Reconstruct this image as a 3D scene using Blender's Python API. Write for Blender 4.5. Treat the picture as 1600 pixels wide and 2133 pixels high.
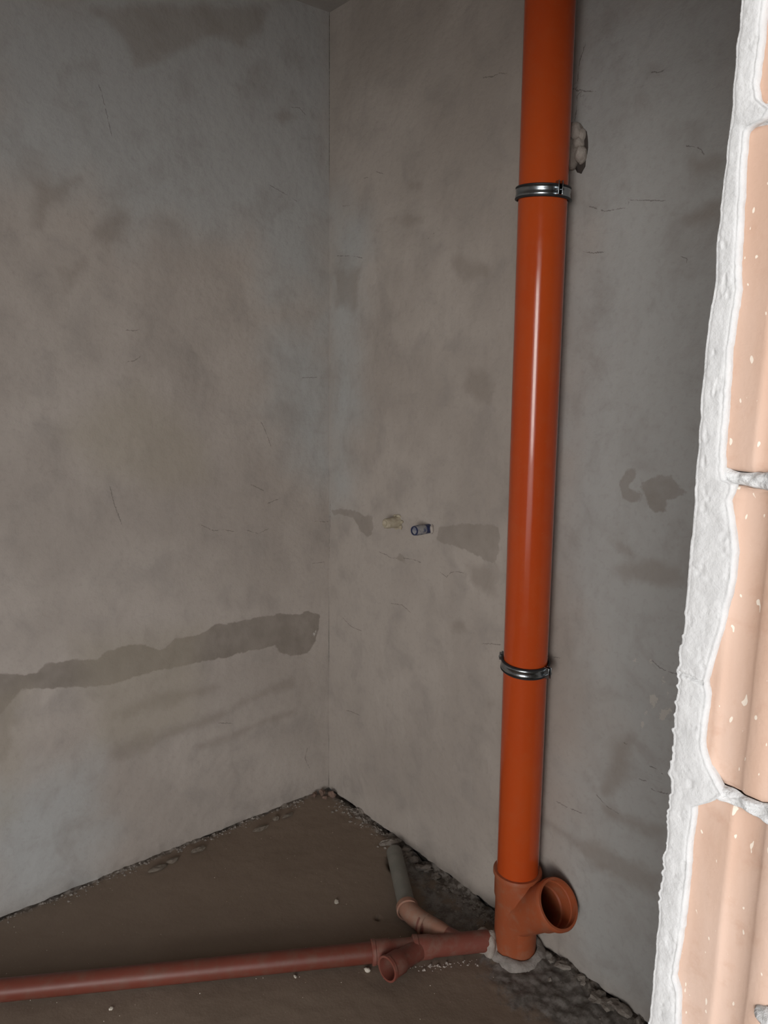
import bpy, bmesh, math, random
import numpy as np
from mathutils import Vector, Matrix

for o in list(bpy.data.objects): bpy.data.objects.remove(o)
scene = bpy.context.scene
COL = scene.collection
random.seed(7)

# ------------------------------------------------------------------ camera
# world: x runs along the left wall out of the corner, y along the right wall, z up (metres)
FPX, PITCH, ROLL, H = 1602.0, math.radians(10.5), math.radians(0.8), 1.55
E1 = np.array([0.63184962, -0.775091])        # world y in the camera's (right, forward) plane
E2 = np.array([-0.775091, -0.63184962])       # world x
CAM = np.array([1.530, 2.183, H])
RIGHT0 = np.array([E2[0], E1[0], 0.0]); FWD0 = np.array([E2[1], E1[1], 0.0]); UP0 = np.array([0, 0, 1.0])
FWD = math.cos(PITCH)*FWD0 - math.sin(PITCH)*UP0
UPP = math.sin(PITCH)*FWD0 + math.cos(PITCH)*UP0
RGT = math.cos(ROLL)*RIGHT0 + math.sin(ROLL)*UPP
UPV = -math.sin(ROLL)*RIGHT0 + math.cos(ROLL)*UPP
cam = bpy.data.cameras.new('camera'); camo = bpy.data.objects.new('camera', cam); COL.objects.link(camo)
cam.sensor_fit = 'VERTICAL'; cam.sensor_height = 36.0; cam.lens = FPX/2133.0*36.0
cam.clip_start = 0.02; cam.clip_end = 60
M = Matrix.Identity(4)
for i in range(3):
    M[i][0] = RGT[i]; M[i][1] = UPV[i]; M[i][2] = -FWD[i]; M[i][3] = CAM[i]
camo.matrix_world = M
scene.camera = camo

def ray(px):
    px = np.atleast_2d(np.array(px, float))
    u = (px[:, 0]-800)/FPX; v = -(px[:, 1]-1066.5)/FPX
    return FWD[None]+u[:, None]*RGT[None]+v[:, None]*UPV[None]
def hit(px, ax, val):
    d = ray(px); t = (val-CAM[ax])/d[:, ax]
    p = CAM[None]+t[:, None]*d
    return p if np.ndim(px) > 1 else p[0]
def onX(px, v=0.0): return hit(px, 0, v)
def onY(px, v=0.0): return hit(px, 1, v)
def onZ(px, v=0.0): return hit(px, 2, v)

# ------------------------------------------------------------------ light
world = bpy.data.worlds.new('world'); scene.world = world; world.use_nodes = True
bg = world.node_tree.nodes['Background']; bg.inputs[0].default_value = (0.96, 0.97, 1.0, 1); bg.inputs[1].default_value = 2.5
def area(name, loc, target, sx, sy, power, col):
    l = bpy.data.lights.new(name, 'AREA'); l.shape = 'RECTANGLE'; l.size = sx; l.size_y = sy; l.energy = power; l.color = col
    o = bpy.data.objects.new(name, l); COL.objects.link(o); o.location = loc
    o.rotation_euler = (Vector(target)-Vector(loc)).to_track_quat('-Z', 'Y').to_euler(); return o
# daylight from the window of the adjoining room, behind the camera
area('window_daylight', (5.05, 4.1, 1.45), (0.4, 0.95, 1.2), 1.3, 1.6, 115, (1.0, 0.97, 0.93))
vs = scene.view_settings
vs.view_transform = 'Standard'; vs.look = 'None'; vs.gamma = 1.0; vs.use_curve_mapping = False
vs.exposure = 0.0
scene.cycles.max_bounces = 5; scene.cycles.diffuse_bounces = 3; scene.cycles.glossy_bounces = 2

# ------------------------------------------------------------------ helpers
def link(o, parent=None):
    COL.objects.link(o)
    if parent is not None: o.parent = parent
    return o
def tag(o, label=None, cat=None, group=None, kind=None):
    if label: o['label'] = label
    if cat: o['category'] = cat
    if group: o['group'] = group
    if kind: o['kind'] = kind
    return o
def mesh(name, V, F, mat, parent=None, smooth=False):
    me = bpy.data.meshes.new(name)
    me.from_pydata([tuple(map(float, v)) for v in V], [], [tuple(map(int, f)) for f in F]); me.update()
    if mat: me.materials.append(mat)
    if smooth: me.polygons.foreach_set('use_smooth', np.ones(len(me.polygons), bool))
    return link(bpy.data.objects.new(name, me), parent)
def empty(name, loc=(0, 0, 0)):
    o = bpy.data.objects.new(name, None); o.location = loc; o.empty_display_size = 0.05; return link(o)

def _h(ix, iy, s):
    n = (ix.astype(np.int64)*374761393+iy.astype(np.int64)*668265263+s*974711) & 0x7fffffff
    n = ((n ^ (n >> 13))*1274126177) & 0x7fffffff
    return ((n ^ (n >> 16)) & 0xffff)/32767.5-1
def vn(x, y, s=0):
    x = np.asarray(x, float); y = np.asarray(y, float)
    ix = np.floor(x); iy = np.floor(y); fx = x-ix; fy = y-iy
    fx = fx*fx*(3-2*fx); fy = fy*fy*(3-2*fy)
    a = _h(ix, iy, s); b = _h(ix+1, iy, s); c = _h(ix, iy+1, s); d = _h(ix+1, iy+1, s)
    return (a*(1-fx)+b*fx)*(1-fy)+(c*(1-fx)+d*fx)*fy
def fbm(x, y, s=0, oct=4):
    r = 0; a = 1.0; f = 1.0; t = 0
    for i in range(oct): r = r+a*vn(np.asarray(x)*f+3.1*i, np.asarray(y)*f-1.7*i, s+i); t += a; a *= .5; f *= 2.03
    return r/t
def sst(a, b, x):
    t = np.clip((x-a)/(b-a), 0, 1); return t*t*(3-2*t)

def poly_sdf(P, poly):
    """signed distance, positive inside"""
    poly = np.asarray(poly, float); d = np.full(len(P), 1e9); ins = np.zeros(len(P), bool)
    for i in range(len(poly)):
        a = poly[i]; b = poly[(i+1) % len(poly)]; ab = b-a
        t = np.clip(((P-a)@ab)/max(ab@ab, 1e-12), 0, 1)
        d = np.minimum(d, np.linalg.norm(P-(a+t[:, None]*ab), axis=1))
        c = ((a[1] > P[:, 1]) != (b[1] > P[:, 1]))
        with np.errstate(divide='ignore', invalid='ignore'):
            xi = (b[0]-a[0])*(P[:, 1]-a[1])/(b[1]-a[1])+a[0]
        ins ^= c & (P[:, 0] < xi)
    return np.where(ins, d, -d)
def line_field(P, lines):
    """signed side distance to the nearest polyline, and a mask that fades at its ends"""
    best = np.full(len(P), 1e9); sd = np.full(len(P), 0.05); mk = np.zeros(len(P))
    for L in lines:
        L = np.asarray(L, float)
        for i in range(len(L)-1):
            a, b = L[i], L[i+1]; ab = b-a; ln = np.linalg.norm(ab)
            t = ((P-a)@ab)/ln**2; tc = np.clip(t, 0, 1)
            d = np.linalg.norm(P-(a+tc[:, None]*ab), axis=1)
            s = (ab[0]*(P[:, 1]-a[1])-ab[1]*(P[:, 0]-a[0]))/ln
            up = d < best
            over = np.maximum(0, np.maximum(-t, t-1))*ln
            end = 0.004 if (i == 0 or i == len(L)-2) else 0.02
            best = np.where(up, d, best); sd = np.where(up, s, sd); mk = np.where(up, np.clip(1-over/end, 0, 1), mk)
    return sd, mk
def attr(o, name, val):
    a = o.data.attributes.new(name, 'FLOAT', 'POINT'); v = np.zeros(len(o.data.vertices)); v[:len(val)] = val; a.data.foreach_set('value', v.astype(np.float32))
def grid(nu, nv):
    i = np.arange(nu-1)[:, None]; j = np.arange(nv-1)[None]
    a = (i*nv+j).ravel(); return np.stack([a, a+nv, a+nv+1, a+1], 1)

# ------------------------------------------------------------------ materials
class NT:
    def __init__(s, name):
        s.m = bpy.data.materials.new(name); s.m.use_nodes = True; s.t = s.m.node_tree; s.n = s.t.nodes; s.l = s.t.links
        s.b = s.n['Principled BSDF']; s.b.inputs['Specular IOR Level'].default_value = 0.25
    def set(s, k, v):
        if hasattr(v, 'is_linked'): s.l.new(v, s.b.inputs[k])
        else: s.b.inputs[k].default_value = v
        return s
    def co(s):
        if not hasattr(s, '_co'): s._co = s.n.new('ShaderNodeNewGeometry').outputs['Position']
        return s._co
    def noise(s, scale, detail=4, rough=.55, dist=0, vec=None):
        n = s.n.new('ShaderNodeTexNoise'); n.inputs['Scale'].default_value = scale; n.inputs['Detail'].default_value = detail
        n.inputs['Roughness'].default_value = rough; n.inputs['Distortion'].default_value = dist
        s.l.new(vec if vec is not None else s.co(), n.inputs['Vector']); return n.outputs['Fac']
    def vscale(s, v):
        n = s.n.new('ShaderNodeVectorMath'); n.operation = 'MULTIPLY'; s.l.new(s.co(), n.inputs[0]); n.inputs[1].default_value = v; return n.outputs[0]
    def math(s, op, a, b=0.0, c=0.0):
        n = s.n.new('ShaderNodeMath'); n.operation = op
        for i, x in enumerate((a, b, c)):
            if hasattr(x, 'is_linked'): s.l.new(x, n.inputs[i])
            else: n.inputs[i].default_value = x
        return n.outputs[0]
    def ramp(s, x, a, b, lo=0.0, hi=1.0):
        n = s.n.new('ShaderNodeMapRange'); n.interpolation_type = 'SMOOTHSTEP'; s.l.new(x, n.inputs[0])
        for i, v in zip((1, 2, 3, 4), (a, b, lo, hi)): n.inputs[i].default_value = v
        return n.outputs[0]
    def mix(s, f, a, b, mode='MIX'):
        n = s.n.new('ShaderNodeMix'); n.data_type = 'RGBA'; n.blend_type = mode; n.clamp_factor = True
        for k, x in ((0, f), (6, a), (7, b)):
            if hasattr(x, 'is_linked'): s.l.new(x, n.inputs[k])
            else: n.inputs[k].default_value = x if k == 0 else (*x, 1)
        return n.outputs[2]
    def attr(s, name):
        n = s.n.new('ShaderNodeAttribute'); n.attribute_name = name; return n.outputs['Fac']
    def bump(s, h, strength=.3, dist=.01, prev=None):
        n = s.n.new('ShaderNodeBump'); n.inputs['Strength'].default_value = strength; n.inputs['Distance'].default_value = dist
        s.l.new(h, n.inputs['Height'])
        if prev is not None: s.l.new(prev, n.inputs['Normal'])
        return n.outputs[0]

def plaster_material():
    m = NT('cement_plaster')
    a = (0.400, 0.355, 0.316); b = (0.345, 0.303, 0.268)
    c = m.mix(m.ramp(m.noise(2.3, 3), .38, .62), a, b)
    cool_daylight = m.ramp(m.math('ADD', m.attr('cool_daylight'), m.math('MULTIPLY', m.math('SUBTRACT', m.noise(4, 4), .5), .3)), -.12, .12)
    c = m.mix(m.math('MULTIPLY', cool_daylight, .85), c, (0.378, 0.382, 0.372))     # cool daylight tint painted into the plaster colour
    c = m.mix(m.math('MULTIPLY', m.ramp(m.noise(9, 4, .6, .4), .45, .75), .42), c, (0.25, 0.225, 0.205))
    c = m.mix(m.math('MULTIPLY', m.ramp(m.noise(70, 2), .5, .75), .16), c, (0.22, 0.2, 0.18))
    wob = m.math('MULTIPLY', m.math('SUBTRACT', m.noise(42, 3, .6), .5), .022)
    damp = m.ramp(m.math('ADD', m.attr('damp'), wob), -.0025, .0035)
    wob2 = m.math('MULTIPLY', m.math('SUBTRACT', m.noise(12, 3, .6), .5), .07)
    soft = m.ramp(m.math('ADD', m.attr('soft'), wob2), -.016, .02)
    c = m.mix(m.math('MULTIPLY', soft, .5), c, (0.235, 0.200, 0.170))
    dn = m.math('MULTIPLY', m.ramp(m.noise(14, 2), .3, .7, .7, .95), m.attr('dampk'))
    c = m.mix(m.math('MULTIPLY', damp, dn), c, (0.214, 0.184, 0.155))
    rust = m.ramp(m.math('ADD', m.attr('ochre'), wob2), -.05, .07)
    c = m.mix(m.math('MULTIPLY', rust, .45), c, (0.315, 0.275, 0.212))
    chipf = m.ramp(m.math('ADD', m.attr('chip'), m.math('MULTIPLY', m.math('SUBTRACT', m.noise(220, 1), .5), .012)), -.0005, .001)
    c = m.mix(m.math('MULTIPLY', chipf, .8), c, (0.47, 0.44, 0.40))
    jag = m.math('MULTIPLY', m.math('SUBTRACT', m.noise(160, 2, .6), .5), .007)
    s = m.math('ABSOLUTE', m.math('ADD', m.attr('crack'), jag))
    wid = m.math('MULTIPLY', m.ramp(m.noise(55, 1), .30, .52), .00105)
    ck = m.math('MULTIPLY', m.math('LESS_THAN', s, wid), m.ramp(m.attr('crackmask'), .1, .7))
    c = m.mix(m.math('MULTIPLY', ck, .6), c, (0.10, 0.085, 0.075))
    m.set('Base Color', c).set('Roughness', .93)
    h = m.math('ADD', m.math('MULTIPLY', m.noise(5, 3, .55), 1.2), m.math('MULTIPLY', m.noise(40, 4, .65), .24))
    m.set('Normal', m.bump(h, .75, .012))
    return m.m
def floor_material():
    m = NT('screed_floor')
    c = m.mix(m.ramp(m.noise(3, 4), .35, .65), (0.205, 0.156, 0.118), (0.18, 0.135, 0.101))
    wob = m.math('MULTIPLY', m.math('SUBTRACT', m.noise(20, 6, .7), .5), .22)
    g = m.ramp(m.math('ADD', m.attr('mortar'), wob), -.02, .03)
    gc = m.mix(m.ramp(m.noise(38, 6, .7), .36, .66), (0.10, 0.09, 0.08), (0.225, 0.21, 0.195))
    c = m.mix(m.math('MULTIPLY', g, .9), c, gc)
    e = m.ramp(m.math('ADD', m.attr('edge'), m.math('MULTIPLY', m.math('SUBTRACT', m.noise(25, 5, .65), .5), .05)), -.01, .012)
    ec = m.mix(m.ramp(m.noise(60, 5, .65), .42, .6), (0.09, 0.075, 0.063), (0.26, 0.235, 0.21))
    c = m.mix(m.math('MULTIPLY', e, .85), c, ec)
    c = m.mix(m.math('MULTIPLY', m.ramp(m.noise(300, 2), .68, .74), .35), c, (0.42, 0.37, 0.31))
    m.set('Base Color', c).set('Roughness', .95)
    h = m.math('ADD', m.noise(14, 6, .6), m.math('MULTIPLY', m.noise(190, 3, .6), .1))
    m.set('Normal', m.bump(h, .5, .006)); return m.m
def simple(name, col, rough=.5, var=None, vscale=20, vamt=.5, bump=0, bscale=60, spec=.4, metal=0):
    m = NT(name); c = None
    if var: c = m.mix(m.math('MULTIPLY', m.ramp(m.noise(vscale, 5, .6), .4, .68), vamt), col, var)
    m.set('Base Color', c if c is not None else (*col, 1)).set('Roughness', rough).set('Specular IOR Level', spec).set('Metallic', metal)
    if bump: m.set('Normal', m.bump(m.noise(bscale, 5, .6), bump, .004))
    return m.m
def brick_material():
    m = NT('fired_clay_brick')
    c = m.mix(m.ramp(m.noise(14, 4, vec=m.vscale((1, 1, .25))), .35, .65), (0.53, 0.355, 0.265), (0.60, 0.44, 0.355))
    c = m.mix(m.math('MULTIPLY', m.ramp(m.noise(46, 5, .65), .5, .75), .5), c, (0.47, 0.29, 0.205))
    c = m.mix(m.ramp(m.noise(230, 1, .3, vec=m.vscale((1, 1, .5))), .72, .735), c, (0.75, 0.66, 0.56))
    m.set('Base Color', c).set('Roughness', .7)
    h = m.math('ADD', m.noise(300, 3), m.math('MULTIPLY', m.noise(60, 3, vec=m.vscale((1, 1, .15))), 1.0))
    m.set('Normal', m.bump(h, .25, .0012)); return m.m
def pipe_material(name, col, var, dust, damt, rough):
    m = NT(name)
    c = m.mix(m.ramp(m.noise(6, 3, vec=m.vscale((1, 1, .3))), .35, .65), col, var)
    c = m.mix(m.math('MULTIPLY', m.ramp(m.noise(26, 6, .65), .42, .72), damt), c, dust)
    c = m.mix(m.math('MULTIPLY', m.ramp(m.noise(240, 2), .66, .72), .25), c, dust)
    m.set('Base Color', c).set('Specular IOR Level', .3)
    m.set('Roughness', m.ramp(m.noise(18, 4), .3, .7, rough, rough+.07))
    m.set('Normal', m.bump(m.noise(7, 2), .03, .01)); return m.m

M_WALL = plaster_material(); M_FLOOR = floor_material(); M_BRICK = brick_material()
M_JAMB = simple('dry_plaster_edge', (0.60, 0.600, 0.595), .95, (0.52, 0.52, 0.517), 45, .6, .4, 110, .1)
M_MORTAR = simple('white_mortar', (0.62, 0.62, 0.615), .95, (0.48, 0.475, 0.47), 60, .7, .9, 110, .1)
M_CEIL = simple('ceiling_concrete', (0.42, 0.40, 0.375), .95, (0.36, 0.34, 0.32), 4, .5, .3, 40, .1)
M_PIPE = pipe_material('orange_pvc', (0.47, 0.070, 0.013), (0.44, 0.060, 0.012), (0.42, 0.14, 0.06), .10, .10)
M_FIT = pipe_material('dusty_orange_pvc', (0.345, 0.082, 0.030), (0.31, 0.078, 0.030), (0.29, 0.15, 0.095), .55, .5)
M_RED = pipe_material('red_brown_pvc', (0.150, 0.040, 0.026), (0.135, 0.036, 0.023), (0.13, 0.080, 0.058), .5, .38)
M_REDW = pipe_material('dusty_red_pvc', (0.200, 0.060, 0.042), (0.185, 0.056, 0.040), (0.21, 0.13, 0.10), .65, .5)
M_PINK = pipe_material('dusty_pink_pvc', (0.31, 0.16, 0.11), (0.28, 0.14, 0.095), (0.30, 0.23, 0.18), .6, .75)
M_GREY = pipe_material('grey_pipe_plastic', (0.185, 0.18, 0.155), (0.165, 0.16, 0.14), (0.24, 0.22, 0.19), .5, .5)
M_STEEL = simple('galvanised_steel', (0.36, 0.39, 0.41), .26, (0.26, 0.28, 0.29), 60, .5, .1, 90, .5, 1.0)
M_RUBBER = simple('black_rubber', (0.018, 0.018, 0.02), .55)
M_CREAM = simple('cream_foam', (0.42, 0.37, 0.28), .9, (0.32, 0.27, 0.195), 60, .8, .9, 80, .1)
M_BLUE = simple('blue_plastic', (0.016, 0.024, 0.075), .4, (0.04, 0.045, 0.08), 40, .6)
M_DUSTB = simple('plaster_dusted_plastic', (0.30, 0.29, 0.28), .8, (0.09, 0.10, 0.16), 70, 1.0, .5, 90, .2)
M_LUMP = simple('crumbly_plaster', (0.40, 0.355, 0.315), .95, (0.29, 0.25, 0.22), 45, .7, .8, 130, .1)
M_CHIP = simple('pale_chip', (0.62, 0.57, 0.49), .9, (0.45, 0.4, 0.33), 80, .6, .5, 150, .1)
M_RUBBLE = simple('mortar_rubble', (0.27, 0.24, 0.21), .95, (0.15, 0.125, 0.105), 60, .8, .8, 120, .1)
M_CRUMB = simple('reddish_crumb', (0.20, 0.135, 0.105), .95, (0.13, 0.09, 0.075), 70, .8, .8, 120, .1)
M_FLAKE = simple('dull_plaster_flake', (0.185, 0.155, 0.125), .95, (0.12, 0.10, 0.08), 60, .8, .8, 120, .1)
M_DARK = simple('painted_hole_shade', (0.05, 0.04, 0.035), .95)  # dark colour standing in for shade inside the two holes

# ------------------------------------------------------------------ setting
ZC = 2.65                 # ceiling
YN = 1.920                # inner plaster face of the front wall (the one with the doorway)
XJ = 1.047                # its jamb
XO = 3.30                 # opposite wall
PL = 0.0225               # plaster thickness
CR = 0.008

def cp(off, sc, pts): return [(off[0]+x*sc, off[1]+y*sc) for x, y in pts]
s2, o2 = .475, (0, 1150)
L_damp = [cp(o2, s2, [(-900,720),(-500,650),(-200,560),(-40,540),(60,530),(100,545),(160,530),(200,490),(330,470),(420,475),(460,440),(540,412),(640,402),(680,430),(730,420),(770,378),(830,370),(880,360),(940,318),(1020,310),(1130,285),(1220,270),(1300,275),(1350,258),(1405,275),(1400,330),(1385,390),(1350,445),(1280,455),(1225,440),(1210,410),(1150,425),(1060,440),(1000,462),(880,482),(780,505),(680,522),(600,545),(500,580),(420,590),(320,590),(220,600),(100,600),(40,670),(-40,760),(-300,800),(-900,850)])]
L_soft = [cp(o2, s2, [(460,880),(520,840),(650,800),(800,750),(920,720),(1000,690),(1120,620),(1230,560),(1280,540),(1300,590),(1200,615),(1100,655),(1000,710),(880,770),(760,815),(640,870),(540,915),(470,910)]),
          cp(o2, s2, [(500,715),(560,670),(650,630),(760,610),(870,580),(960,590),(900,630),(780,670),(650,700),(540,745)]),
          cp(o2, s2, [(850,850),(1000,795),(1150,730),(1290,685),(1300,710),(1150,762),(1000,826),(880,865)]),
          [(190,20),(300,5),(560,15),(545,70),(500,95),(470,75),(400,95),(330,125),(280,140),(265,90)],
          [(70,380),(170,370),(130,420),(100,440),(95,490),(70,480)], [(120,560),(180,540),(170,580),(140,605)], [(230,430),(280,430),(260,500),(220,520),(200,490)],
          [(-20,1480),(40,1400),(30,1560),(-20,1600)], [(560,240),(600,225),(620,245),(590,262)]]
L_ochre = [[(120,900),(200,830),(300,790),(335,830),(420,900),(440,1000),(350,1030),(200,990)], [(-20,1450),(60,1430),(40,1700),(-20,1750)],
           [(150,1330),(420,1300),(420,1500),(300,1560),(200,1560)]]
L_crack = [[(608,223),(624,224),(636,238)], [(563,386),(589,401),(617,418)], [(267,688),(280,689),(288,687)], [(269,753),(280,752),(291,744)],
           [(230,1017),(238,1050),(254,1092)], [(422,1095),(446,1106),(464,1103),(486,1107)], [(516,1105),(538,1112),(558,1102)], [(560,1048),(582,1039)],
           [(656,1086),(682,1087)], [(652,1174),(674,1171)], [(630,787),(658,786)], [(525,1010),(547,1021)], [(456,1506),(484,1507)], [(640,1560),(635,1580),(645,1600)],
           [(208,180),(214,200),(232,278)], [(545,880),(556,905),(565,930)]]
L_chip = [[(660,1310),(664,1300),(655,1330),(652,1320)]]
s5, o5 = .25, (680, 1020)
s6, o6 = .3376, (1120, 880)
s7, o7 = .2437, (1100, 1380)
R_damp = [cp(o5, s5, [(45,175),(120,155),(250,175),(320,220),(385,225),(390,300),(380,370),(330,400),(280,340),(230,240),(120,205),(60,210)]),
          cp(o5, s5, [(930,310),(1180,280),(1290,290),(1440,300),(1440,500),(1415,590),(1390,620),(1280,560),(1150,500),(1060,465),(920,430)]),
          cp(o5, s5, [(580,570),(610,525),(650,560),(665,620),(620,600)]),
          cp(o6, s6, [(570,280),(615,285),(610,340),(560,400),(640,440),(640,480),(580,500),(525,470),(500,380),(530,320)]),
          cp(o6, s6, [(640,370),(760,320),(830,330),(860,380),(930,440),(800,480),(790,550),(720,550),(670,490)])]
R_soft = [cp(o6, s6, [(480,890),(650,850),(880,870),(900,1000),(820,1010),(560,980),(470,930)]),
          cp(o6, s6, [(460,730),(500,740),(640,830),(560,830),(500,780)]),
          cp(o7, s7, [(60,1270),(300,1420),(480,1500),(700,1590),(900,1690),(1140,1810),(1140,2010),(900,1920),(700,1815),(480,1690),(300,1500),(60,1360)]),
          cp(o7, s7, [(650,1250),(900,1310),(1180,1410),(1160,1520),(900,1430),(700,1310)]),
          cp((1140,0), .2625, [(1080,1720),(1370,1600),(1360,1730),(1100,1800)]), cp((1140,0), .2625, [(1150,1300),(1400,1250),(1390,1390),(1170,1370)]),
          cp((680,540), .25, [(1150,900),(1300,880),(1400,1000),(1360,1190),(1270,1190),(1150,1100)]),
          cp((680,540), .25, [(1030,20),(1090,0),(1350,30),(1380,150),(1100,140)]),
          cp((680,0), .2625, [(480,1740),(640,1700),(760,1740),(650,1770)]), cp((680,0), .2625, [(640,1450),(760,1470),(720,1500),(650,1480)]),
          cp((680,1160), .2813, [(1040,60),(1250,60),(1260,290),(1200,290),(1080,200)]), cp((680,1160), .2813, [(900,520),(980,460),(1020,480),(1060,560),(960,560)]),
          cp((680,1160), .2813, [(1170,1060),(1225,1070),(1220,1120),(1190,1160)]), [(700,560),(750,560),(740,640),(700,640)],
          [(1280,1540),(1320,1530),(1300,1640),(1260,1650)], [(1000,2050),(1040,2040),(1030,2060)]]
R_crack = [[(790,1150),(805,1156),(814,1162),(825,1163)], [(842,1163),(852,1164),(864,1167),(875,1171)], [(917,1192),(930,1202),(940,1192),(952,1190),(965,1194)],
           [(815,1257),(837,1260),(854,1275)], [(715,1288),(731,1305),(752,1314)], [(1005,1341),(1023,1341),(1040,1343)], [(722,1480),(731,1482),(749,1490)],
           [(1008,161),(1026,159),(1040,152),(1053,153)], [(714,429),(730,428)], [(785,358),(798,362)], [(759,371),(767,369)], [(894,495),(903,487)], [(704,533),(732,533),(753,537)],
           [(1219,95),(1211,118),(1206,139),(1203,184),(1202,223),(1198,247)], [(1360,150),(1374,151),(1384,146)], [(1431,304),(1450,306),(1458,310),(1465,319)],
           [(1313,417),(1350,417),(1381,418)], [(1219,525),(1234,527),(1258,525)], [(1421,535),(1431,539),(1430,546)], [(1360,1378),(1372,1390),(1392,1400),(1409,1404)],
           [(1154,1369),(1163,1370)], [(1162,1671),(1178,1680),(1210,1694)], [(1331,1624),(1344,1627)], [(1353,1597),(1368,1602),(1378,1611)], [(1358,1645),(1369,1650),(1387,1653)],
           [(1300,1548),(1305,1550)], [(1244,1658),(1263,1680),(1285,1693)], [(1195,185),(1220,190),(1240,191)], [(688,1045),(687,1100),(686,1160)], [(1230,430),(1260,440),(1300,433)]]
R_chip = [[(1316,1375),(1324,1370),(1332,1374),(1324,1380)], [(1350,1366),(1356,1372),(1362,1384),(1356,1384),(1349,1374)], [(1380,1410),(1386,1408),(1384,1424),(1378,1426)],
          [(1352,1450),(1360,1446),(1372,1454),(1364,1468),(1360,1476),(1354,1466)], [(1374,1482),(1396,1474),(1398,1482),(1380,1502),(1372,1498)], [(1340,1486),(1348,1480),(1345,1490),(1340,1494)],
          [(1332,1508),(1340,1500),(1340,1516),(1334,1520)], [(1388,1440),(1396,1444),(1392,1450)]]

def wall_obj(name, nu, nv, fn2d, planefn, proj, data, backing):
    """fine wavy plaster skin with stain and crack fields, over a solid backing"""
    A, B = np.meshgrid(np.linspace(0, 1, nu), np.linspace(0, 1, nv), indexing='ij')
    P2 = fn2d(A.ravel(), B.ravel())                       # wall coordinates (s, z)
    w = 0.0022*fbm(P2[:, 0]*3, P2[:, 1]*3, 11, 3)+.0008*fbm(P2[:, 0]*16, P2[:, 1]*16, 5, 3)
    foot = np.exp(-P2[:, 1]/.022)
    w = w-foot*(.001+.006*fbm(P2[:, 0]*45, P2[:, 1]*45, 3, 3))
    w = np.clip(w, -.012, .006)-.0005
    V = planefn(P2, w)
    F = grid(nu, nv)
    bv, bf = backing
    V = np.concatenate([V, np.array(bv, float)]); 
    F = [tuple(f) for f in F]+[tuple(i+nu*nv for i in f) for f in bf]
    o = mesh(name, V, F, M_WALL, None, True); tag(o, kind='structure')
    d = {k: [np.asarray(proj(q)) for q in v] for k, v in data.items() if k != 'k'}
    for k in ('damp', 'soft', 'ochre', 'chip', 'cool_daylight'):
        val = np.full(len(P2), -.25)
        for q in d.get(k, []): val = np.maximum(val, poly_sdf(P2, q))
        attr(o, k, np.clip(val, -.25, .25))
    attr(o, 'dampk', np.full(len(P2), data['k']))
    s, mk = line_field(P2, d['crack']); attr(o, 'crack', np.clip(s, -.05, .05)); attr(o, 'crackmask', mk)
    return o
def boxvf(x0, x1, y0, y1, z0, z1):
    v = [(x, y, z) for x in (x0, x1) for y in (y0, y1) for z in (z0, z1)]
    return v, [(0, 1, 3, 2), (4, 6, 7, 5), (0, 4, 5, 1), (2, 3, 7, 6), (0, 2, 6, 4), (1, 5, 7, 3)]
def box(name, b, mat, parent=None):
    v, f = boxvf(*b); return mesh(name, v, f, mat, parent)

pxL = lambda q: onY(q, 0.0)[:, [0, 2]]
pxR = lambda q: onX(q, 0.0)[:, [1, 2]]
wall_left = wall_obj('wall_left', int(XO/CR), int(ZC/CR), lambda a, b: np.stack([a*XO, b*ZC], 1),
    lambda P, w: np.stack([P[:, 0], w, P[:, 1]], 1), pxL, dict(k=1.0, damp=L_damp, soft=L_soft, ochre=L_ochre, crack=L_crack, chip=L_chip, cool_daylight=[[(-40,-60),(700,-60),(690,640),(560,620),(520,500),(280,480),(200,400),(-40,360)], [(-40,1650),(180,1600),(200,1850),(-40,1930)], [(560,700),(690,640),(690,1000),(610,980)]]), boxvf(-.12, XO, -.15, -.02, -.1, ZC))
wall_right = wall_obj('wall_right', int(YN/CR), int(ZC/CR), lambda a, b: np.stack([a*YN, b*ZC], 1),
    lambda P, w: np.stack([w, P[:, 0], P[:, 1]], 1), pxR, dict(k=.62, damp=R_damp, soft=R_soft, crack=R_crack, chip=R_chip, cool_daylight=[[(1180,-80),(1600,-80),(1600,2300),(1380,2160),(1200,1980),(1180,1800),(1260,1500),(1180,1100)], [(690,450),(760,450),(730,1050),(690,1050)]]), boxvf(-.15, -.02, 0, YN, -.1, ZC))
tag(wall_left, 'stained grey plaster wall left of the corner'); tag(wall_right, 'cracked grey plaster wall behind the orange riser')
tag(box('wall_opposite', (XO, XO+.12, -.15, YN, -.1, ZC), M_CEIL), kind='structure')
tag(box('ceiling', (-.15, 3.5, -.15, 3.2, ZC, ZC+.15), M_CEIL), kind='structure')

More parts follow.
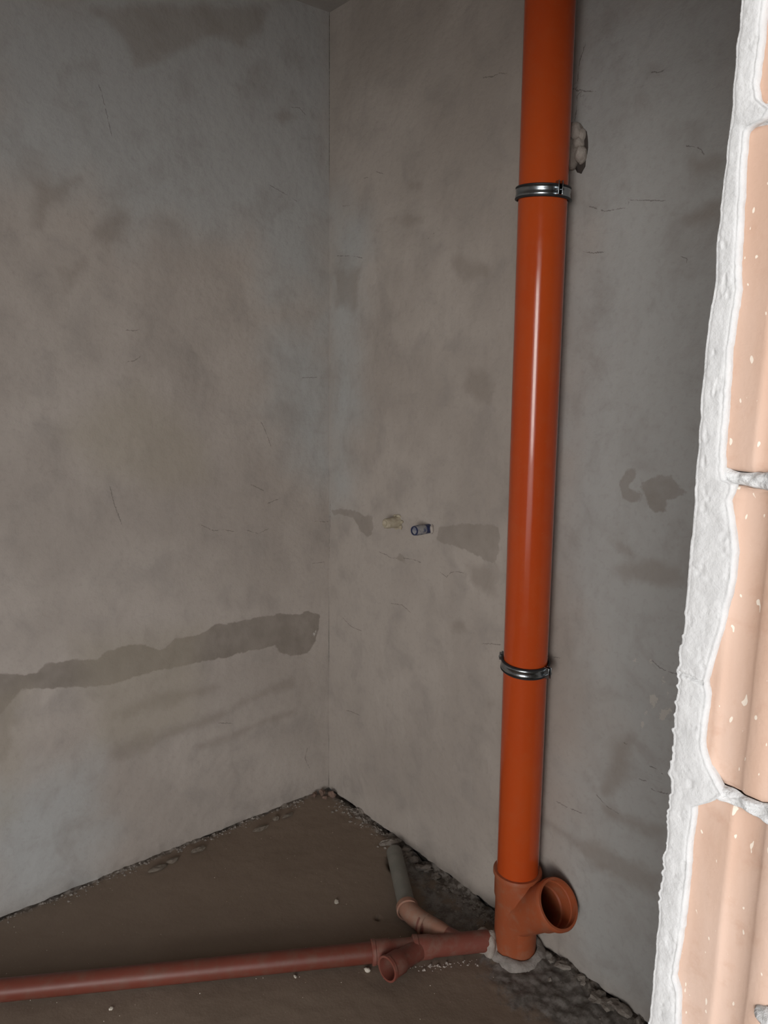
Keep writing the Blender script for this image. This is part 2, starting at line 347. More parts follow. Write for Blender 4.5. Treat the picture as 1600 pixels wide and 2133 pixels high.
# floor ---------------------------------------------------------------
def floor_height(x, y):
    """screed surface; hollow beside the grey pipe, broken edge along both walls"""
    P = np.stack([x, y], 1)
    z = .0016*fbm(x*6, y*6, 21, 3)+.0007*fbm(x*40, y*40, 22, 2)
    hol = poly_sdf(P, F_HOL)+.012*fbm(x*14, y*14, 23, 3)
    z = z-.020*sst(-.008, .012, hol)
    er = np.exp(-np.maximum(x, 0)/.035)*sst(.02, .2, y); el = np.exp(-np.maximum(y, 0)/.018)
    n = fbm(x*26, y*26, 24, 4); n2 = fbm(x*60, y*60, 25, 3)
    z = z+er*(.012*n+.010*n2)+el*(.005*n+.007*n2)
    gap = sst(.02, .004, x)*sst(-.05, .25, fbm(y*9, x*0+.3, 26, 3)); gapl = sst(.012, .003, y)*sst(-.1, .2, fbm(x*8, y*0+.7, 27, 3))
    z = z-.013*gap-.005*gapl
    mo = poly_sdf(P, F_MOR)
    z = z+sst(-.03, .03, mo)*(.0022*n+.0042*n2+.0025*fbm(x*95, y*95, 28, 2)+.001)
    hole = np.linalg.norm(P-F_DOT[None], axis=1); z = z-.02*sst(.011, .006, hole)
    return z
F_HOL = onZ([(806,1800),(812,1772),(832,1752),(868,1765),(960,1836),(1042,1885),(1040,1950),(1000,1962),(940,1952),(895,1930),(862,1890),(840,1850)], 0)[:, :2]
F_MOR = onZ([(1000,1975),(1120,1945),(1250,2060),(1380,2140),(1300,2200),(1150,2133),(1060,2090),(1010,2030)], 0)[:, :2]
F_DOT = onZ((787, 1912), 0)[:2]
nx, ny = int(XO/.0065), int(YN/.0065)
A, B = np.meshgrid(np.linspace(-.012, XO, nx), np.linspace(-.012, YN, ny), indexing='ij'); fx, fy = A.ravel(), B.ravel()
fz = floor_height(fx, fy)
fv, ff = boxvf(-.15, 4.2, -.15, 5.6, -.2, -.045)
gv, gf = boxvf(-.15, 4.2, YN, 5.6, -.05, 0)
V = np.concatenate([np.stack([fx, fy, fz], 1), fv, gv])
n0 = nx*ny
floor = mesh('floor', V, [tuple(f) for f in grid(nx, ny)]+[tuple(i+n0 for i in f) for f in ff]+[tuple(i+n0+8 for i in f) for f in gf], M_FLOOR, None, True)
tag(floor, 'dusty brown screed floor with rough mortar by the riser', kind='structure')
FP = np.stack([fx, fy], 1)
attr(floor, 'mortar', np.clip(np.maximum(poly_sdf(FP, F_MOR), poly_sdf(FP, F_HOL)*.6-.02), -.3, .3))
attr(floor, 'edge', np.maximum(.035-fx, .014-fy)); 
def fz_at(p): return float(floor_height(np.array([p[0]]), np.array([p[1]]))[0])

# front wall with the doorway ------------------------------------------
YB0, YB1 = YN+PL-.002, YN+PL+.12
DOORX, DOORZ = 3.26, 2.0
v1, f1 = boxvf(0, XJ-.13, YB0, YB1, 0, ZC); v2, f2 = boxvf(XJ-.13, XO+.12, YN+.002, YB1, DOORZ, ZC); v3, f3 = boxvf(DOORX, XO+.12, YN, YB1, 0, DOORZ)
v4, f4 = boxvf(0, XJ-.12, YN+.001, YB0, 0, DOORZ)
VV, FF = [], []
for v, f in ((v1, f1), (v2, f2), (v3, f3), (v4, f4)): FF += [tuple(i+len(VV) for i in q) for q in f]; VV += v
wall_front = mesh('wall_front', VV, FF, M_CEIL); tag(wall_front, 'clay brick door jamb with white plaster edge', kind='structure')

# plaster edge traced on the jamb plane x = XJ
L_px = [(1541,-40),(1540,0),(1532,100),(1512,300),(1491,500),(1485,600),(1468,700),(1460,800),(1455,850),(1446,1000),(1430,1200),(1422,1300),(1410,1400),(1402,1500),(1390,1700),(1370,1900),(1350,2133),(1340,2220)]
R_px = [(1590,-40),(1588,0),(1578,100),(1568,170),(1572,205),(1600,225),(1585,246),(1558,258),(1548,270),(1545,300),(1530,560),(1532,600),(1517,700),(1505,850),(1497,980),(1503,1003),(1522,1010),(1518,1030),(1510,1045),(1518,1080),(1525,1150),(1520,1200),(1500,1300),(1465,1420),(1469,1450),(1458,1540),(1457,1562),(1470,1600),(1490,1640),(1500,1658),(1478,1674),(1440,1684),(1440,1700),(1432,1760),(1420,1900),(1408,1985),(1398,2040),(1407,2070),(1407,2133),(1404,2220)]
Lp = onX(L_px, XJ)[:, 1:]; Rp = onX(R_px, XJ)[:, 1:]
zz = np.unique(np.concatenate([np.linspace(0, .85, 60), np.linspace(.85, 1.95, 1150), np.linspace(1.95, DOORZ, 10)])); nz = len(zz)
def prof(Q, z): i = np.argsort(Q[:, 1]); return np.interp(z, Q[i, 1], Q[i, 0])
yl0 = prof(Lp, zz); yr0 = prof(Rp, zz)
o_ = np.zeros(nz)
yl = YN+(yl0-YN)*.9+.0011*fbm(zz*90, o_, 31, 4)-.0032*np.maximum(fbm(zz*240, o_, 32, 2), 0)*sst(-.5, .2, fbm(zz*9, o_, 37, 2)); yr = yr0+.0007*fbm(zz*150, o_, 33, 3)
nc = 22
J_CRK = [onX([(1405, 1401), (1463, 1425)], XJ)[:, 1:]]
cols = [(XJ-.14+o_, yl), (XJ-.004+o_, yl), (XJ-.0012+o_, yl+.0006)]
for k in range(nc):
    t = (k+.5)/nc; yk = yl+.001+(yr-yl-.002)*t
    xk = XJ-.0012+.0006*fbm(zz*60, yk*60, 34, 4)-.0012*abs(2*t-1)**6-.0007*sst(.3, .6, fbm(zz*110, yk*170, 38, 3))
    for ca, cb in J_CRK:
        zc = ca[1]+(cb[1]-ca[1])*(yk-ca[0])/(cb[0]-ca[0])+.0012*fbm(yk*300, yk*0, 39, 2); xk = xk-.0035*sst(.0013, .0003, np.abs(zz-zc))
    cols.append((xk, yk))
cols += [(XJ-.0016+o_, yr-.0003), (XJ-.0075+.001*fbm(zz*120, o_, 36, 2), yr+.0006), (XJ-.011+o_, yr+.0003)]
V = np.stack([np.stack([c[0]+o_, c[1]+o_, zz], 1) for c in cols], 0).reshape(-1, 3)
pe = mesh('plaster_edge', V, grid(len(cols), nz), M_JAMB, wall_front, True); tag(pe, 'rough white plaster edge of the door jamb')

# clay bricks, one per course, wide vertical grooves on the end face
JZ = [onX(q, XJ)[2] for q in ((1590, 228), (1565, 1004), (1540, 1682))]
mod = (JZ[0]-JZ[2])/2
zs = sorted([JZ[0]+mod*1.0, JZ[0], JZ[1], JZ[2], JZ[2]-mod, JZ[2]-2*mod, JZ[2]-3*mod])
zs = [z for z in zs if 0.02 < z < DOORZ-.02]; zs = [0.0]+zs+[DOORZ]
def brick(z0, z1, shift, seed, chipz=None):
    # profile: (distance from plaster, depth behind the jamb plane)
    P = [(-.02, .0085), (.000, .0085), (.0125, .0080), (.0150, .0078), (.0163, .0092), (.0200, .0110), (.026, .0116), (.034, .0108), (.0365, .0088), (.0385, .0076), (.050, .0075), (.0525, .0095), (.062, .0108), (.072, .0100), (.075, .0076), (.10, .0076), (.1195, .008), (.1225, .011)]
    ys = np.array([p[0] for p in P]); dx = np.array([p[1] for p in P])
    ys = np.where(ys > .0, ys+shift, ys); ys = np.clip(ys, -.02, .1225)
    z = np.concatenate([z0+np.array([0, .001, .002, .004, .007]), np.linspace(z0+.015, z1-.015, 12), z1-np.array([.007, .004, .002, .001, 0])]); n = len(z); e = np.minimum(z-z0, z1-z)
    V = []
    for i in range(len(P)):
        yy = YN+PL-.004+ys[i]
        jit = .0008*fbm(z*30, o_[:n]+i*.21, 40+seed, 3)
        V.append(np.stack([XJ-dx[i]-.004*np.exp(-e/.002)+jit*.6, yy+jit*(1 if 1 < i < len(P)-1 else 0), z], 1))
    V = np.concatenate(V); F = [tuple(f) for f in grid(len(P), n)]
    b = len(V); y0, y1 = YN+PL-.024, YN+PL+.1185
    bv, bf = boxvf(XJ-.128, XJ-.0125, y0, y1, z0+.001, z1-.001)
    V = np.concatenate([V, np.array(bv)]); F += [tuple(i+b for i in f) for f in bf]
    o = mesh('brick', V, F, M_BRICK, wall_front, False)
    sm = np.ones(len(o.data.polygons), bool); sm[-6:] = False; o.data.polygons.foreach_set('use_smooth', sm); return o
for i in range(len(zs)-1):
    j = .0045
    sh = {2: -.004}.get(i, 0)
    zmid = (zs[i]+zs[i+1])/2
    pxshift = [(JZ[0]+.1, .006), ((JZ[0]+JZ[1])/2, 0.0), ((JZ[1]+JZ[2])/2, -.008), (JZ[2]-.12, .010)]
    sh = min(pxshift, key=lambda t: abs(t[0]-zmid))[1]
    brick(zs[i]+(j if i else 0), zs[i+1]-j, sh, i)
def blob(name, mat, parent, c, r, seed, sub=2, amp=.35, fr=1.7):
    bm = bmesh.new(); bmesh.ops.create_icosphere(bm, subdivisions=sub, radius=1.0)
    for v in bm.verts:
        d = v.co.normalized(); n = float(fbm(np.array([d.x*fr+seed*1.3+d.z]), np.array([d.y*fr-seed*.7+d.z*.6]), seed, 3)[0])
        v.co = Vector((d.x*r[0], d.y*r[1], d.z*r[2]))*(1+amp*n)
    me = bpy.data.meshes.new(name); bm.to_mesh(me); bm.free(); me.materials.append(mat)
    if sub > 2: me.polygons.foreach_set('use_smooth', np.ones(len(me.polygons), bool))
    o = bpy.data.objects.new(name, me); o.location = c; return link(o, parent)
for k, jz in enumerate(zs[1:-1]):
    n, q = 60, 14                                                   # lumpy bed joint squeezed out between two courses
    yy = np.linspace(YN+.012, YB1-.003, n); tt = np.linspace(-1, 1, q)
    Y, T = np.meshgrid(yy, tt, indexing='ij'); Y, T = Y.ravel(), T.ravel()
    h = .0062+.0035*fbm(Y*70, Y*0, 50+k, 3)+.005*sst(.1, .5, fbm(Y*38, Y*0+.4, 60+k, 2))
    Z = jz+T*h-.0035*sst(YN+.03, YN+.06, Y)*fbm(Y*30, Y*0, 61+k, 2)
    X = XJ-.0105+.0085*(1-T**4)*(.55+.9*fbm(Y*110, Z*110, 55+k, 4))
    mj = mesh('mortar_joint', np.stack([X, Y, Z], 1), grid(n, q), M_MORTAR, wall_front, True)
# chipped corner with mortar at the lower right of the lowest brick in view
c4 = onX((1606, 2112), XJ-.006)
blob('mortar_lump', M_MORTAR, wall_front, (XJ-.007, c4[1], c4[2]-.004), (.007, .011, .007), 9, 3, .5, 2.2)
blob('chipped_hole_shade', M_DARK, wall_front, (XJ-.010, c4[1]+.004, c4[2]+.006), (.0035, .008, .004), 4, 2, .5)  # solid dark blob, painted as the shade inside the chip

# ------------------------------------------------------------------ pipe tools
def frame(ax):
    ax = Vector(ax).normalized(); h = Vector((0, 0, 1)) if abs(ax.z) < .9 else Vector((1, 0, 0))
    u = ax.cross(h).normalized(); return ax, u, ax.cross(u)
def lathe_data(profile, org, ax, seg=48, closed=False):
    """profile of (radius, distance along axis)"""
    ax, u, w = frame(ax); org = Vector(org); V, F = [], []
    for r, t in profile:
        for k in range(seg):
            a = 2*math.pi*k/seg; V.append(org+ax*t+(u*math.cos(a)+w*math.sin(a))*r)
    n = len(profile); m = n if closed else n-1
    for i in range(m):
        for k in range(seg):
            a = i*seg+k; b = i*seg+(k+1) % seg; i2 = (i+1) % n
            F.append((a, b, i2*seg+(k+1) % seg, i2*seg+k))
    if not closed:
        F.append(tuple(range(seg-1, -1, -1))); F.append(tuple((n-1)*seg+k for k in range(seg)))
    return V, F
def sharp(o, ang=40):
    me = o.data; me.polygons.foreach_set('use_smooth', np.ones(len(me.polygons), bool))
    bm = bmesh.new(); bm.from_mesh(me); bmesh.ops.recalc_face_normals(bm, faces=bm.faces)
    for e in bm.edges:
        if len(e.link_faces) == 2 and e.calc_face_angle(0) > math.radians(ang): e.smooth = False
    bm.to_mesh(me); bm.free(); return o
def lathe(name, profile, org, ax, mat, parent=None, seg=48, closed=False):
    V, F = lathe_data(profile, org, ax, seg, closed); return sharp(mesh(name, V, F, mat, parent))
def solid(profile, org, ax, seg=48):
    V, F = lathe_data(profile, org, ax, seg)
    o = mesh('tmp_solid', V, F, None); bm = bmesh.new(); bm.from_mesh(o.data); bmesh.ops.recalc_face_normals(bm, faces=bm.faces); bm.to_mesh(o.data); bm.free(); return o
def boolean(name, base, adds, subs, mat, parent=None):
    for op, L in (('UNION', adds), ('DIFFERENCE', subs)):
        for t in L:
            md = base.modifiers.new('b', 'BOOLEAN'); md.operation = op; md.solver = 'EXACT'; md.object = t
    dg = bpy.context.evaluated_depsgraph_get(); dg.update()
    me = bpy.data.meshes.new_from_object(base.evaluated_get(dg)); me.name = name; me.materials.clear(); me.materials.append(mat)
    for t in [base]+adds+subs: bpy.data.objects.remove(t)
    o = link(bpy.data.objects.new(name, me), parent); return sharp(o, 35)
def tube_path(name, pts, rad, mat, parent=None, seg=32):
    """smooth tube through points; rad is one radius or one for each point"""
    pts = [Vector(p) for p in pts]; rad = rad if hasattr(rad, '__len__') else [rad]*len(pts)
    V, F = [], []; t0 = (pts[1]-pts[0]).normalized(); _, u, w = frame(t0)
    for i, p in enumerate(pts):
        t = (pts[min(i+1, len(pts)-1)]-pts[max(i-1, 0)]).normalized()
        u = (u-t*u.dot(t)).normalized(); w = t.cross(u)
        for k in range(seg): a = 2*math.pi*k/seg; V.append(p+(u*math.cos(a)+w*math.sin(a))*rad[i])
    for i in range(len(pts)-1):
        for k in range(seg): F.append((i*seg+k, i*seg+(k+1) % seg, (i+1)*seg+(k+1) % seg, (i+1)*seg+k))
    F.append(tuple(range(seg-1, -1, -1))); F.append(tuple((len(pts)-1)*seg+k for k in range(seg)))
    return sharp(mesh(name, V, F, mat, parent), 35)

# ------------------------------------------------------------------ orange riser
def on_pipe(px):           # depth from the riser's own distance
    d = ray(px)[0]; t = 1.885/np.linalg.norm(d[:2]); return CAM+t*d
PB = on_pipe((1082, 1790)); PB[0] += 0.0; PT = on_pipe((1144, 40))
PX0, PY0 = 0.082, None
# foot of the riser: bearing fixed by the photograph, distance from the wall 8 cm, slight lean into the room
b0 = onX((1082.5, 1700), .080); b1 = onX((1142.5, 100), .106)
AX = (Vector(b1)-Vector(b0)).normalized(); 
def pz(z): b = Vector(b0); return b+AX*((z-b.z)/AX.z)
zs_top = on_pipe((1080, 1808))[2]; 
stack = empty('drain_riser', tuple(pz(0.0)))
tag(stack, 'tall orange plastic drain riser running from floor to ceiling by the wall', 'drain pipe')
def child(o):               # keep world place under an empty
    o.matrix_parent_inverse = Matrix.Translation(-o.parent.location); return o
ZS = zs_top                 # lip of the lower socket
Lr = (ZC-.004-(ZS-.05))/AX.z
child(lathe('pipe', [(.0550, 0), (.0550, Lr), (.0518, Lr), (.0518, 0)], pz(ZS-.05), AX, M_PIPE, stack, 72, True))
# wye fitting: body, upper socket, 45 degree branch with open socket
org = pz(0.0)
be = Vector(onX((1164, 1883), pz(.15).x)); ba = pz(.1); bz = be.z-(be.y-ba.y)*math.tan(math.radians(40))
bo = pz(bz); bd = (be-bo).normalized(); BL = (be-bo).length
base = solid([(.0565, -.012), (.0565, ZS-.085), (.0600, ZS-.072), (.0600, ZS-.012), (.0645, ZS-.010), (.0645, ZS-.003), (.0625, ZS)], org, AX, 64)
brn = solid([(.0560, 0), (.0560, BL-.070), (.0600, BL-.055), (.0600, BL-.017), (.0645, BL-.014), (.0645, BL-.004), (.0620, BL)], bo, bd, 64)
cut1 = solid([(.0525, -.005), (.0525, ZS-.08), (.0553, ZS-.078), (.0553, ZS+.02)], org, AX, 64)
cut2 = solid([(.0525, 0), (.0525, BL-.057), (.0555, BL-.053), (.0555, BL-.021), (.0580, BL-.019), (.0580, BL-.011), (.0562, BL-.009), (.0562, BL+.015)], bo, bd, 64)
wye = child(boolean('wye_fitting', base, [brn], [cut1, cut2], M_FIT, stack))
tag(wye, 'dusty orange branch fitting with open socket at the foot of the riser')
# mortar around the foot
nseg = 48; V, F = [], []
rows = [(.0590, .016), (.064, .017), (.073, .011), (.082, .003), (.090, -.012)]
for i, (r, z) in enumerate(rows):
    for k in range(nseg):
        a = 2*math.pi*k/nseg; n = float(fbm(np.array([math.cos(a)*2.2+i*.2]), np.array([math.sin(a)*2.2]), 71, 3)[0])
        rr = r*(1+(.16*n if i else .0)); x = org.x+math.cos(a)*rr; y = org.y+math.sin(a)*rr
        V.append((max(x, .004), y, z*(1+.5*n if i < 3 else 1)))
F = [(i*nseg+k, i*nseg+(k+1) % nseg, (i+1)*nseg+(k+1) % nseg, (i+1)*nseg+k) for i in range(len(rows)-1) for k in range(nseg)]
col = mesh('mortar_collar', V, F, simple('collar_mortar', (0.33, 0.30, 0.275), .95, (0.20, 0.18, 0.165), 45, .7, .7, 90, .1), None, True)
tag(col, 'rough grey mortar collar around the foot of the orange riser', 'mortar')

# clamps ---------------------------------------------------------------
def clamp(px, tilt, flip, label):
    c0 = on_pipe(px); c = pz(c0[2]); root = empty('pipe_clamp', tuple(c))
    tag(root, label, 'pipe clamp', 'clamps holding the orange riser')
    ax = Vector((AX.x+tilt[0], AX.y+tilt[1], 1)).normalized()
    g = .0012
    child(lathe('rubber_lining', [(.0556+g, -.0140), (.0600, -.0140), (.0618, -.0125), (.0618, -.0102), (.0594, -.0098), (.0594, .0098), (.0618, .0102), (.0618, .0125), (.0600, .0140), (.0556+g, .0140)], c, ax, M_RUBBER, root, 72, True))
    child(lathe('band', [(.0595, -.0095), (.0606, -.0095), (.0612, -.0085), (.0612, -.0045), (.0604, -.0030), (.0604, .0030), (.0612, .0045), (.0612, .0085), (.0606, .0095), (.0595, .0095)], c, ax, M_STEEL, root, 72, True))
    # bolted lugs: pairs of bent flanges with a screw, one each side
    _, u, w = frame(ax)
    for ang_dir, big in flip:
        dvec = Vector((math.cos(ang_dir), math.sin(ang_dir), 0)); dvec = (dvec-ax*dvec.dot(ax)).normalized(); tv = ax.cross(dvec)
        for sgn in (-1, 1):
            V = []
            for a in (0, 1):
                for b in (-1, 1):
                    for cc in (0, 1):
                        V.append(c+dvec*(.0600+a*.0155)+ax*((.0108+.0075*big) if b > 0 else -.0112)+tv*(sgn*(.0035+cc*.0022)))
            F = [(0, 1, 3, 2), (4, 6, 7, 5), (0, 4, 5, 1), (2, 3, 7, 6), (0, 2, 6, 4), (1, 5, 7, 3)]
            f = mesh('flange', V, F, M_STEEL, root); sharp(f, 20); bv = f.modifiers.new('bev', 'BEVEL'); bv.width = .0011; bv.segments = 2; child(f)
        sc = child(lathe('screw', [(.0018, -.013), (.0018, .0065), (.0055, .0065), (.0055, .0100), (.0035, .0105)], c+dvec*.0690, tv, M_STEEL, root, 12))
    # threaded rod and nut to the wall
    rx = c.x-.0612
    rod = child(lathe('threaded_rod', [(.0042, 0), (.0042, max(rx-.003, .004))], (c.x-.0612, c.y, c.z), (-1, 0, 0), M_STEEL, root, 16))
    lathe('rod_nut', [(.0085, 0), (.0085, .008)], (c.x-.0610, c.y, c.z), (-1, 0, 0), M_STEEL, rod, 6)
    return root
A_R = math.radians(92); A_F = math.radians(62); A_L = math.radians(-86)
clamp((1132, 408), (-.0, .055), [(math.radians(70), 1), (math.radians(250), 0)], 'upper galvanised pipe clamp with black rubber lining on the orange riser')
clamp((1091, 1381), (.02, .075), [(math.radians(93), 1), (math.radians(-82), 0)], 'lower galvanised pipe clamp with black rubber lining on the orange riser')

# ------------------------------------------------------------------ drain line on the floor
ZP = .031; RP = .0265
A0 = Vector(onZ((-130, 2076), ZP)); A1 = Vector(onZ((1010, 1960), ZP)); dA = (A1-A0).normalized(); A0 = A0-dA*1.1
def alongA(px): p = Vector(onZ(px, ZP)); return (p-A0).dot(dA)
line = empty('floor_drain_line', tuple(A0.lerp(A1, .8).xy.to_3d()))
tag(line, 'low red brown drain line with two branches lying along the floor', 'drain pipe')
t1 = alongA((775, 1985)); t2 = alongA((862, 1976)); t3 = alongA((996, 1962))
child(lathe('pipe', [(RP-.002, 0), (RP, .001), (RP, t1+.03)], A0, dA, M_RED, line, 40))
def wyeA(ta, tb, pj, pend, rmat, ln_extra=0.0, name='wye_fitting'):
    base = solid([(RP+.0035, ta-.002), (RP+.0058, ta), (RP+.0058, ta+.008), (RP+.004, ta+.010), (RP+.0038, ta+.042), (RP+.0005, ta+.05), (RP+.0005, tb)], A0, dA, 40)
    j = A0+dA*pj; d = Vector(pend)-j; L = d.length
    prof = [(RP, 0), (RP, L-.052), (RP+.004, L-.046), (RP+.004, L-.010), (RP+.0062, L-.008), (RP+.0062, L)]
    br = solid(prof, j, d.normalized(), 40)
    cut = solid([(RP-.003, L-.100), (RP-.003, L-.047), (RP+.0012, L-.045), (RP+.0012, L+.02)], j, d.normalized(), 40)
    return child(boolean(name, base, [br], [cut], rmat, line))
eA = onZ((806, 2019), .040)
wyeA(t1, t2+.01, alongA((878, 1974)), eA, M_REDW)
eC = Vector(onZ((853, 1911), .034))
jB = alongA((962, 1966))
wB = solid([(RP+.0035, t2-.002), (RP+.0066, t2), (RP+.0066, t2+.010), (RP+.0045, t2+.012), (RP+.0042, t2+.045), (RP+.001, t2+.053), (RP+.001, t3+.03)], A0, dA, 40)
jv = A0+dA*jB; dB = (eC-jv); LB = dB.length
br = solid([(RP-.002, 0), (RP-.002, LB-.035)], jv, dB.normalized(), 40)
wb = child(boolean('wye_fitting', wB, [br], [], M_REDW, line)); 
gE = Vector(onZ((823, 1782), .012)); dG = (gE-eC).normalized()
pts = []; pa = eC-dB.normalized()*max(LB-.034, .062); pb = eC+dG*.050
for i in range(15):
    t = i/14; pts.append(pa*(1-t)**2+eC*2*t*(1-t)+pb*t*t)
rad = [RP+.0015]*15; rad[0] = RP-.004; rad[1] = RP-.001
elb = child(tube_path('elbow', pts, rad, M_PINK, line)); tag(elb, 'dusty pinkish elbow joining the grey pipe')
lathe('socket_ring', [(RP+.001, -.004), (RP+.0058, -.003), (RP+.0058, .013), (RP+.001, .014)], pb-dG*.016, dG, M_PINK, elb, 36, True)
lathe('socket_ring', [(RP+.001, -.003), (RP+.0045, -.002), (RP+.0045, .006), (RP+.001, .007)], eC-dB.normalized()*.050, dB, M_PINK, elb, 36, True)
LG = (gE-pb).length
gp = child(lathe('pipe', [(RP-.001, -.01), (RP-.001, LG+.02)], pb, dG, M_GREY, line, 40)); tag(gp, 'grey plastic pipe')

def lump(name, px, r, seed, mat, label=None, cat=None, group=None, z=None, sub=2, amp=.4, parent=None, plane='z', off=0.0):
    p = onZ(px, 0.0) if plane == 'z' else onX(px, 0.0)
    if plane == 'z':
        zz_ = fz_at(p) if z is None else z; c = (max(p[0], r[0]*1.0+.002), max(p[1], r[1]*.9+.002), zz_+r[2]*(.55+off))
    else: c = (r[0]*.4+off, p[1], p[2])
    o = blob(name, mat, parent, c, r, seed, sub, amp); o.rotation_euler[2] = seed*.7
    if label: tag(o, label, cat, group)
    return o
ms = A0+dA*(t3+.026)
child(blob('mortar_seal', M_LUMP, line, (ms.x, ms.y, .024), (.030, .036, .034), 13, 3, .55, 2.2))

# ------------------------------------------------------------------ water pipe stubs in the wall
def stub_origin(px): return Vector(onX(px, 0.0))
p = stub_origin((829, 1087)); st = empty('pipe_stub', tuple(p)); tag(st, 'cream foam wrapped water pipe stub poking from the wall', 'pipe stub')
dS = Vector((1, .05, .02)).normalized()
V, F = [], []
rows = [(.0190, -.004), (.0185, .004), (.0165, .015), (.0158, .028), (.0163, .042), (.0155, .052), (.0125, .0555), (.0080, .0545), (.0065, .049), (.002, .048)]
ax, u, w = frame(dS); ns = 36
for i, (r, t) in enumerate(rows):
    for k in range(ns):
        a = 2*math.pi*k/ns; n = float(fbm(np.array([math.cos(a)*1.8+t*40]), np.array([math.sin(a)*1.8]), 81, 3)[0])
        V.append(p+ax*t+(u*math.cos(a)+w*math.sin(a))*r*(1+.13*n))
F = [(i*ns+k, i*ns+(k+1) % ns, (i+1)*ns+(k+1) % ns, (i+1)*ns+k) for i in range(len(rows)-1) for k in range(ns)]
F.append(tuple((len(rows)-1)*ns+k for k in range(ns)))
child(mesh('foam_sleeve', V, F, M_CREAM, st, True))
for k, (dy, dz, r) in enumerate([(.006, .019, .010), (-.012, .017, .007), (.015, -.014, .010), (-.004, -.019, .008), (.021, .004, .007)]):
    child(blob('foam_crumb', M_CREAM, st, (p.x+.003, p.y+dy, p.z+dz), (.005, r, r*.7), 20+k, 2, .5))
p = stub_origin((894, 1101)); st = empty('pipe_stub', tuple(p)); tag(st, 'dusty dark blue plastic water pipe stub beside the cream one', 'pipe stub')
child(lathe('pipe', [(.0142, -.005), (.0142, .0620), (.0136, .0635), (.0108, .0635), (.0104, .062), (.0104, .020), (.001, .0195)], p, dS, M_BLUE, st, 36))
child(lathe('plaster_smear', [(.0143, .022), (.0152, .027), (.0153, .054), (.0143, .060)], p, dS, M_DUSTB, st, 36))
child(blob('plaster_smear', M_LUMP, st, (p.x+.003, p.y+.016, p.z+.001), (.006, .007, .014), 31, 2, .5))

# plaster lump torn open beside the riser
p = Vector(onX((1203, 308), 0.0)); cl = empty('plaster_lump', tuple(p)); tag(cl, 'cracked plaster lump bulging from the wall beside the top of the riser', 'plaster lump')
def wl(px, x=.0): q = onX(px, 0.0); return Vector((x, q[1], q[2]))
for k, (px, r) in enumerate([((1201, 277), (.028, .024, .021)), ((1195, 322), (.036, .018, .036)), ((1211, 300), (.018, .011, .013)), ((1214, 323), (.018, .013, .019)), ((1216, 283), (.012, .008, .015))]):
    q = wl(px, r[0]*.35); o = child(blob('fragment', M_LUMP, cl, (0, 0, 0), r, 41+k, 3, .28, 1.5)); o.location = q; 
hole = child(blob('torn_hole_shade', M_DARK, cl, (0, 0, 0), (.003, .022, .048), 52, 3, .3)); hole.location = wl((1209, 312), .0)  # solid dark blob, painted as the shade behind the fragments

# ------------------------------------------------------------------ crumbs and rubble
for k, (px, r, lab) in enumerate([((701, 1880), (.010, .007, .004), 'small pale plaster chip alone on the open floor near the corner'), ((765, 2022), (.009, .006, .005), 'white plaster chip in front of the red drain line by its branch'),
                                  ((38, 2081), (.012, .006, .004), 'pale chip against the far left end of the red drain line'), ((840, 2003), (.006, .008, .004), 'tiny pale chip under the red branch fitting'),
                                  ((232, 2102), (.006, .005, .003), 'faint chip on the floor in front of the red drain line'), ((615, 2035), (.006, .004, .003), 'brown crumb at the front edge of the red drain line')]):
    lump('plaster_chip', px, r, 60+k, M_CHIP, lab, 'chip', 'plaster chips on the floor')
rub = [((842, 1742), (.028, .010, .010)), ((852, 1768), (.016, .011, .010)), ((868, 1776), (.014, .012, .011)), ((882, 1792), (.018, .010, .009)), ((860, 1760), (.010, .009, .008)), ((895, 1801), (.016, .010, .008)),
       ((910, 1815), (.012, .009, .007)), ((1150, 1985), (.016, .012, .009)), ((1180, 2010), (.018, .012, .009)), ((1215, 2040), (.016, .012, .008)), ((1255, 2068), (.020, .012, .010)), ((1270, 2092), (.018, .014, .008)), ((1305, 2100), (.016, .012, .009)), ((1240, 2084), (.014, .012, .007))]
for k, (px, r) in enumerate(rub):
    lump('mortar_chunk', px, (r[0]*1.25, r[1]*1.25, r[2]*.75), 80+k, M_RUBBLE, 'broken mortar chunk at the wall foot beyond the grey pipe' if k < 7 else 'broken mortar chunk at the wall foot between the riser and the door jamb', 'rubble', 'mortar chunks beyond the grey pipe' if k < 7 else 'mortar chunks between riser and jamb', sub=2, amp=1.1)
for k, (px, r, lab) in enumerate([((328, 1812), (.030, .012, .007), 'flat plaster flake lying nearest the camera along the foot of the left wall'), ((360, 1795), (.020, .010, .007), 'plaster flake beside the longest flake at the left wall foot'),
                                  ((415, 1772), (.024, .010, .008), 'pale plaster flake at the middle of the left wall foot'), ((545, 1728), (.026, .009, .006), 'flat broken plaster flake on the floor below the damp streaks'),
                                  ((575, 1708), (.012, .008, .008), 'small pale plaster nugget near the corner at the left wall foot'), ((600, 1700), (.020, .008, .006), 'thin plaster flake nearest the corner at the left wall foot')]):
    lump('plaster_flake', px, r, 120+k, M_FLAKE, lab, 'plaster flake', 'plaster flakes along the left wall', amp=.7).rotation_euler[2] = 0
for k, (px, r) in enumerate([((655, 1660), (.014, .010, .009)), ((672, 1655), (.012, .010, .012)), ((690, 1658), (.013, .012, .012)), ((678, 1664), (.010, .008, .007))]):
    lump('brick_crumb', px, r, 140+k, M_CRUMB, 'reddish brown crumb heaped in the corner of the floor', 'rubble', 'crumbs in the room corner', amp=.8)
rub2 = rub+[((655, 1660), 0), ((672, 1655), 0), ((690, 1658), 0), ((678, 1664), 0), ((328, 1812), 0), ((360, 1795), 0), ((415, 1772), 0), ((545, 1728), 0), ((575, 1708), 0), ((600, 1700), 0)]
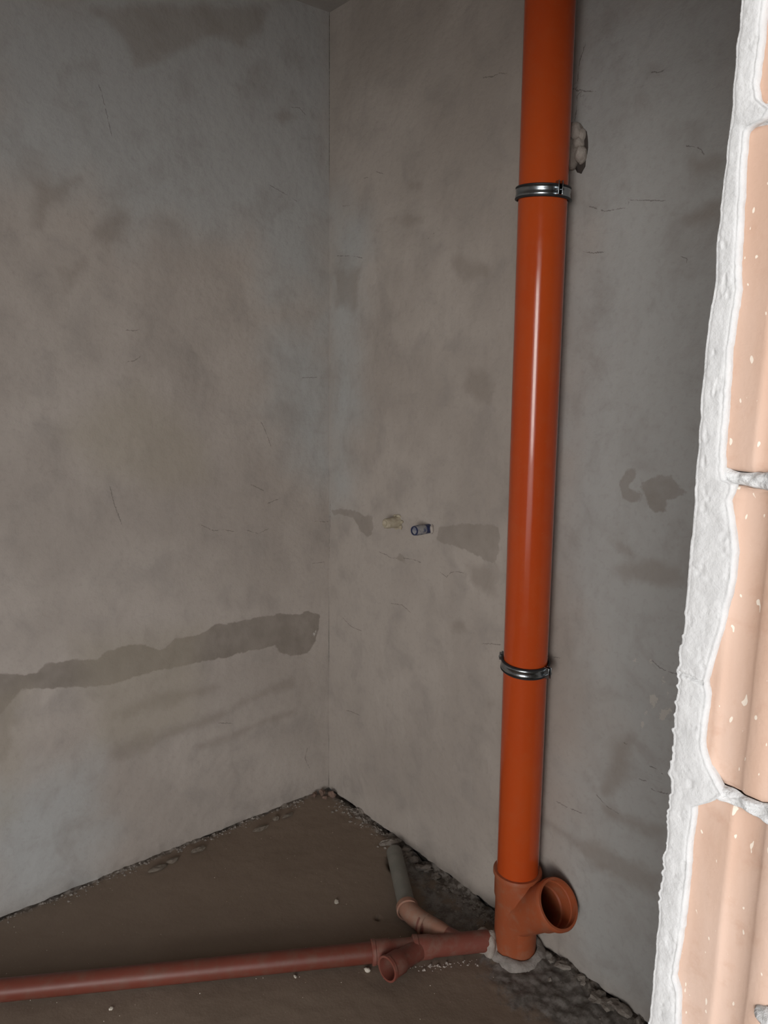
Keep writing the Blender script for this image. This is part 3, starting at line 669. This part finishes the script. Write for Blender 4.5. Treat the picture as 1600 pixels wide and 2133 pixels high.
CHUNKS = [onZ(q[0], 0) for q in rub2]
def crumbs(name, n, fn, smin, smax, seed, mat, label):
    r = random.Random(seed); V, F = [], []
    for i in range(n):
        x, y = fn(r)
        while math.hypot(x-org.x, y-org.y) < .115 or any(math.hypot(max(x, .02)-max(q[0], .02), y-q[1]) < .05 for q in CHUNKS): x, y = fn(r)
        s = smin+(smax-smin)*r.random()**2.2; z = fz_at((x, y))
        q = [Vector((r.uniform(.6, 1), 0, 0)), Vector((0, r.uniform(.5, 1), 0)), Vector((-r.uniform(.6, 1), 0, 0)), Vector((0, -r.uniform(.5, 1), 0)), Vector((r.uniform(-.3, .3), r.uniform(-.3, .3), r.uniform(.4, .8))), Vector((0, 0, -.4))]
        R = Matrix.Rotation(r.uniform(0, 6.28), 3, 'Z'); b = len(V)
        V += [R@v*s+Vector((x, y, z)) for v in q]
        for k in range(4): F += [(b+k, b+(k+1) % 4, b+4), (b+(k+1) % 4, b+k, b+5)]
    o = mesh(name, V, F, mat); tag(o, label, 'crumbs', kind='stuff'); return o
crumbs('plaster_crumbs', 420, lambda r: (r.uniform(.02, 1.6), .006+abs(r.gauss(0, .016))), .002, .009, 5, M_RUBBLE, 'brown plaster crumbs scattered along the foot of the left wall')
crumbs('mortar_crumbs', 700, lambda r: (.006+abs(r.gauss(0, .03)), r.uniform(.05, 1.85)), .002, .010, 6, M_RUBBLE, 'grey mortar crumbs scattered along the foot of the right wall')
def around(r):
    t = r.uniform(t2-.02, t3+.12); q = A0+dA*t; s = abs(r.gauss(0, .012))+.027; nrm = Vector((-dA.y, dA.x, 0))
    nrm = nrm if nrm.dot(Vector((1, 0, 0))) > 0 else -nrm
    return max(q.x+nrm.x*s, .01), q.y+nrm.y*s
crumbs('cement_crumbs', 45, around, .002, .009, 8, M_LUMP, 'pale cement crumbs along the front of the branch fittings')
crumbs('dust_grit', 260, lambda r: (r.uniform(.1, 1.4), r.uniform(.05, 1.6)), .0008, .0022, 9, M_CHIP, 'fine pale grit strewn over the open floor')
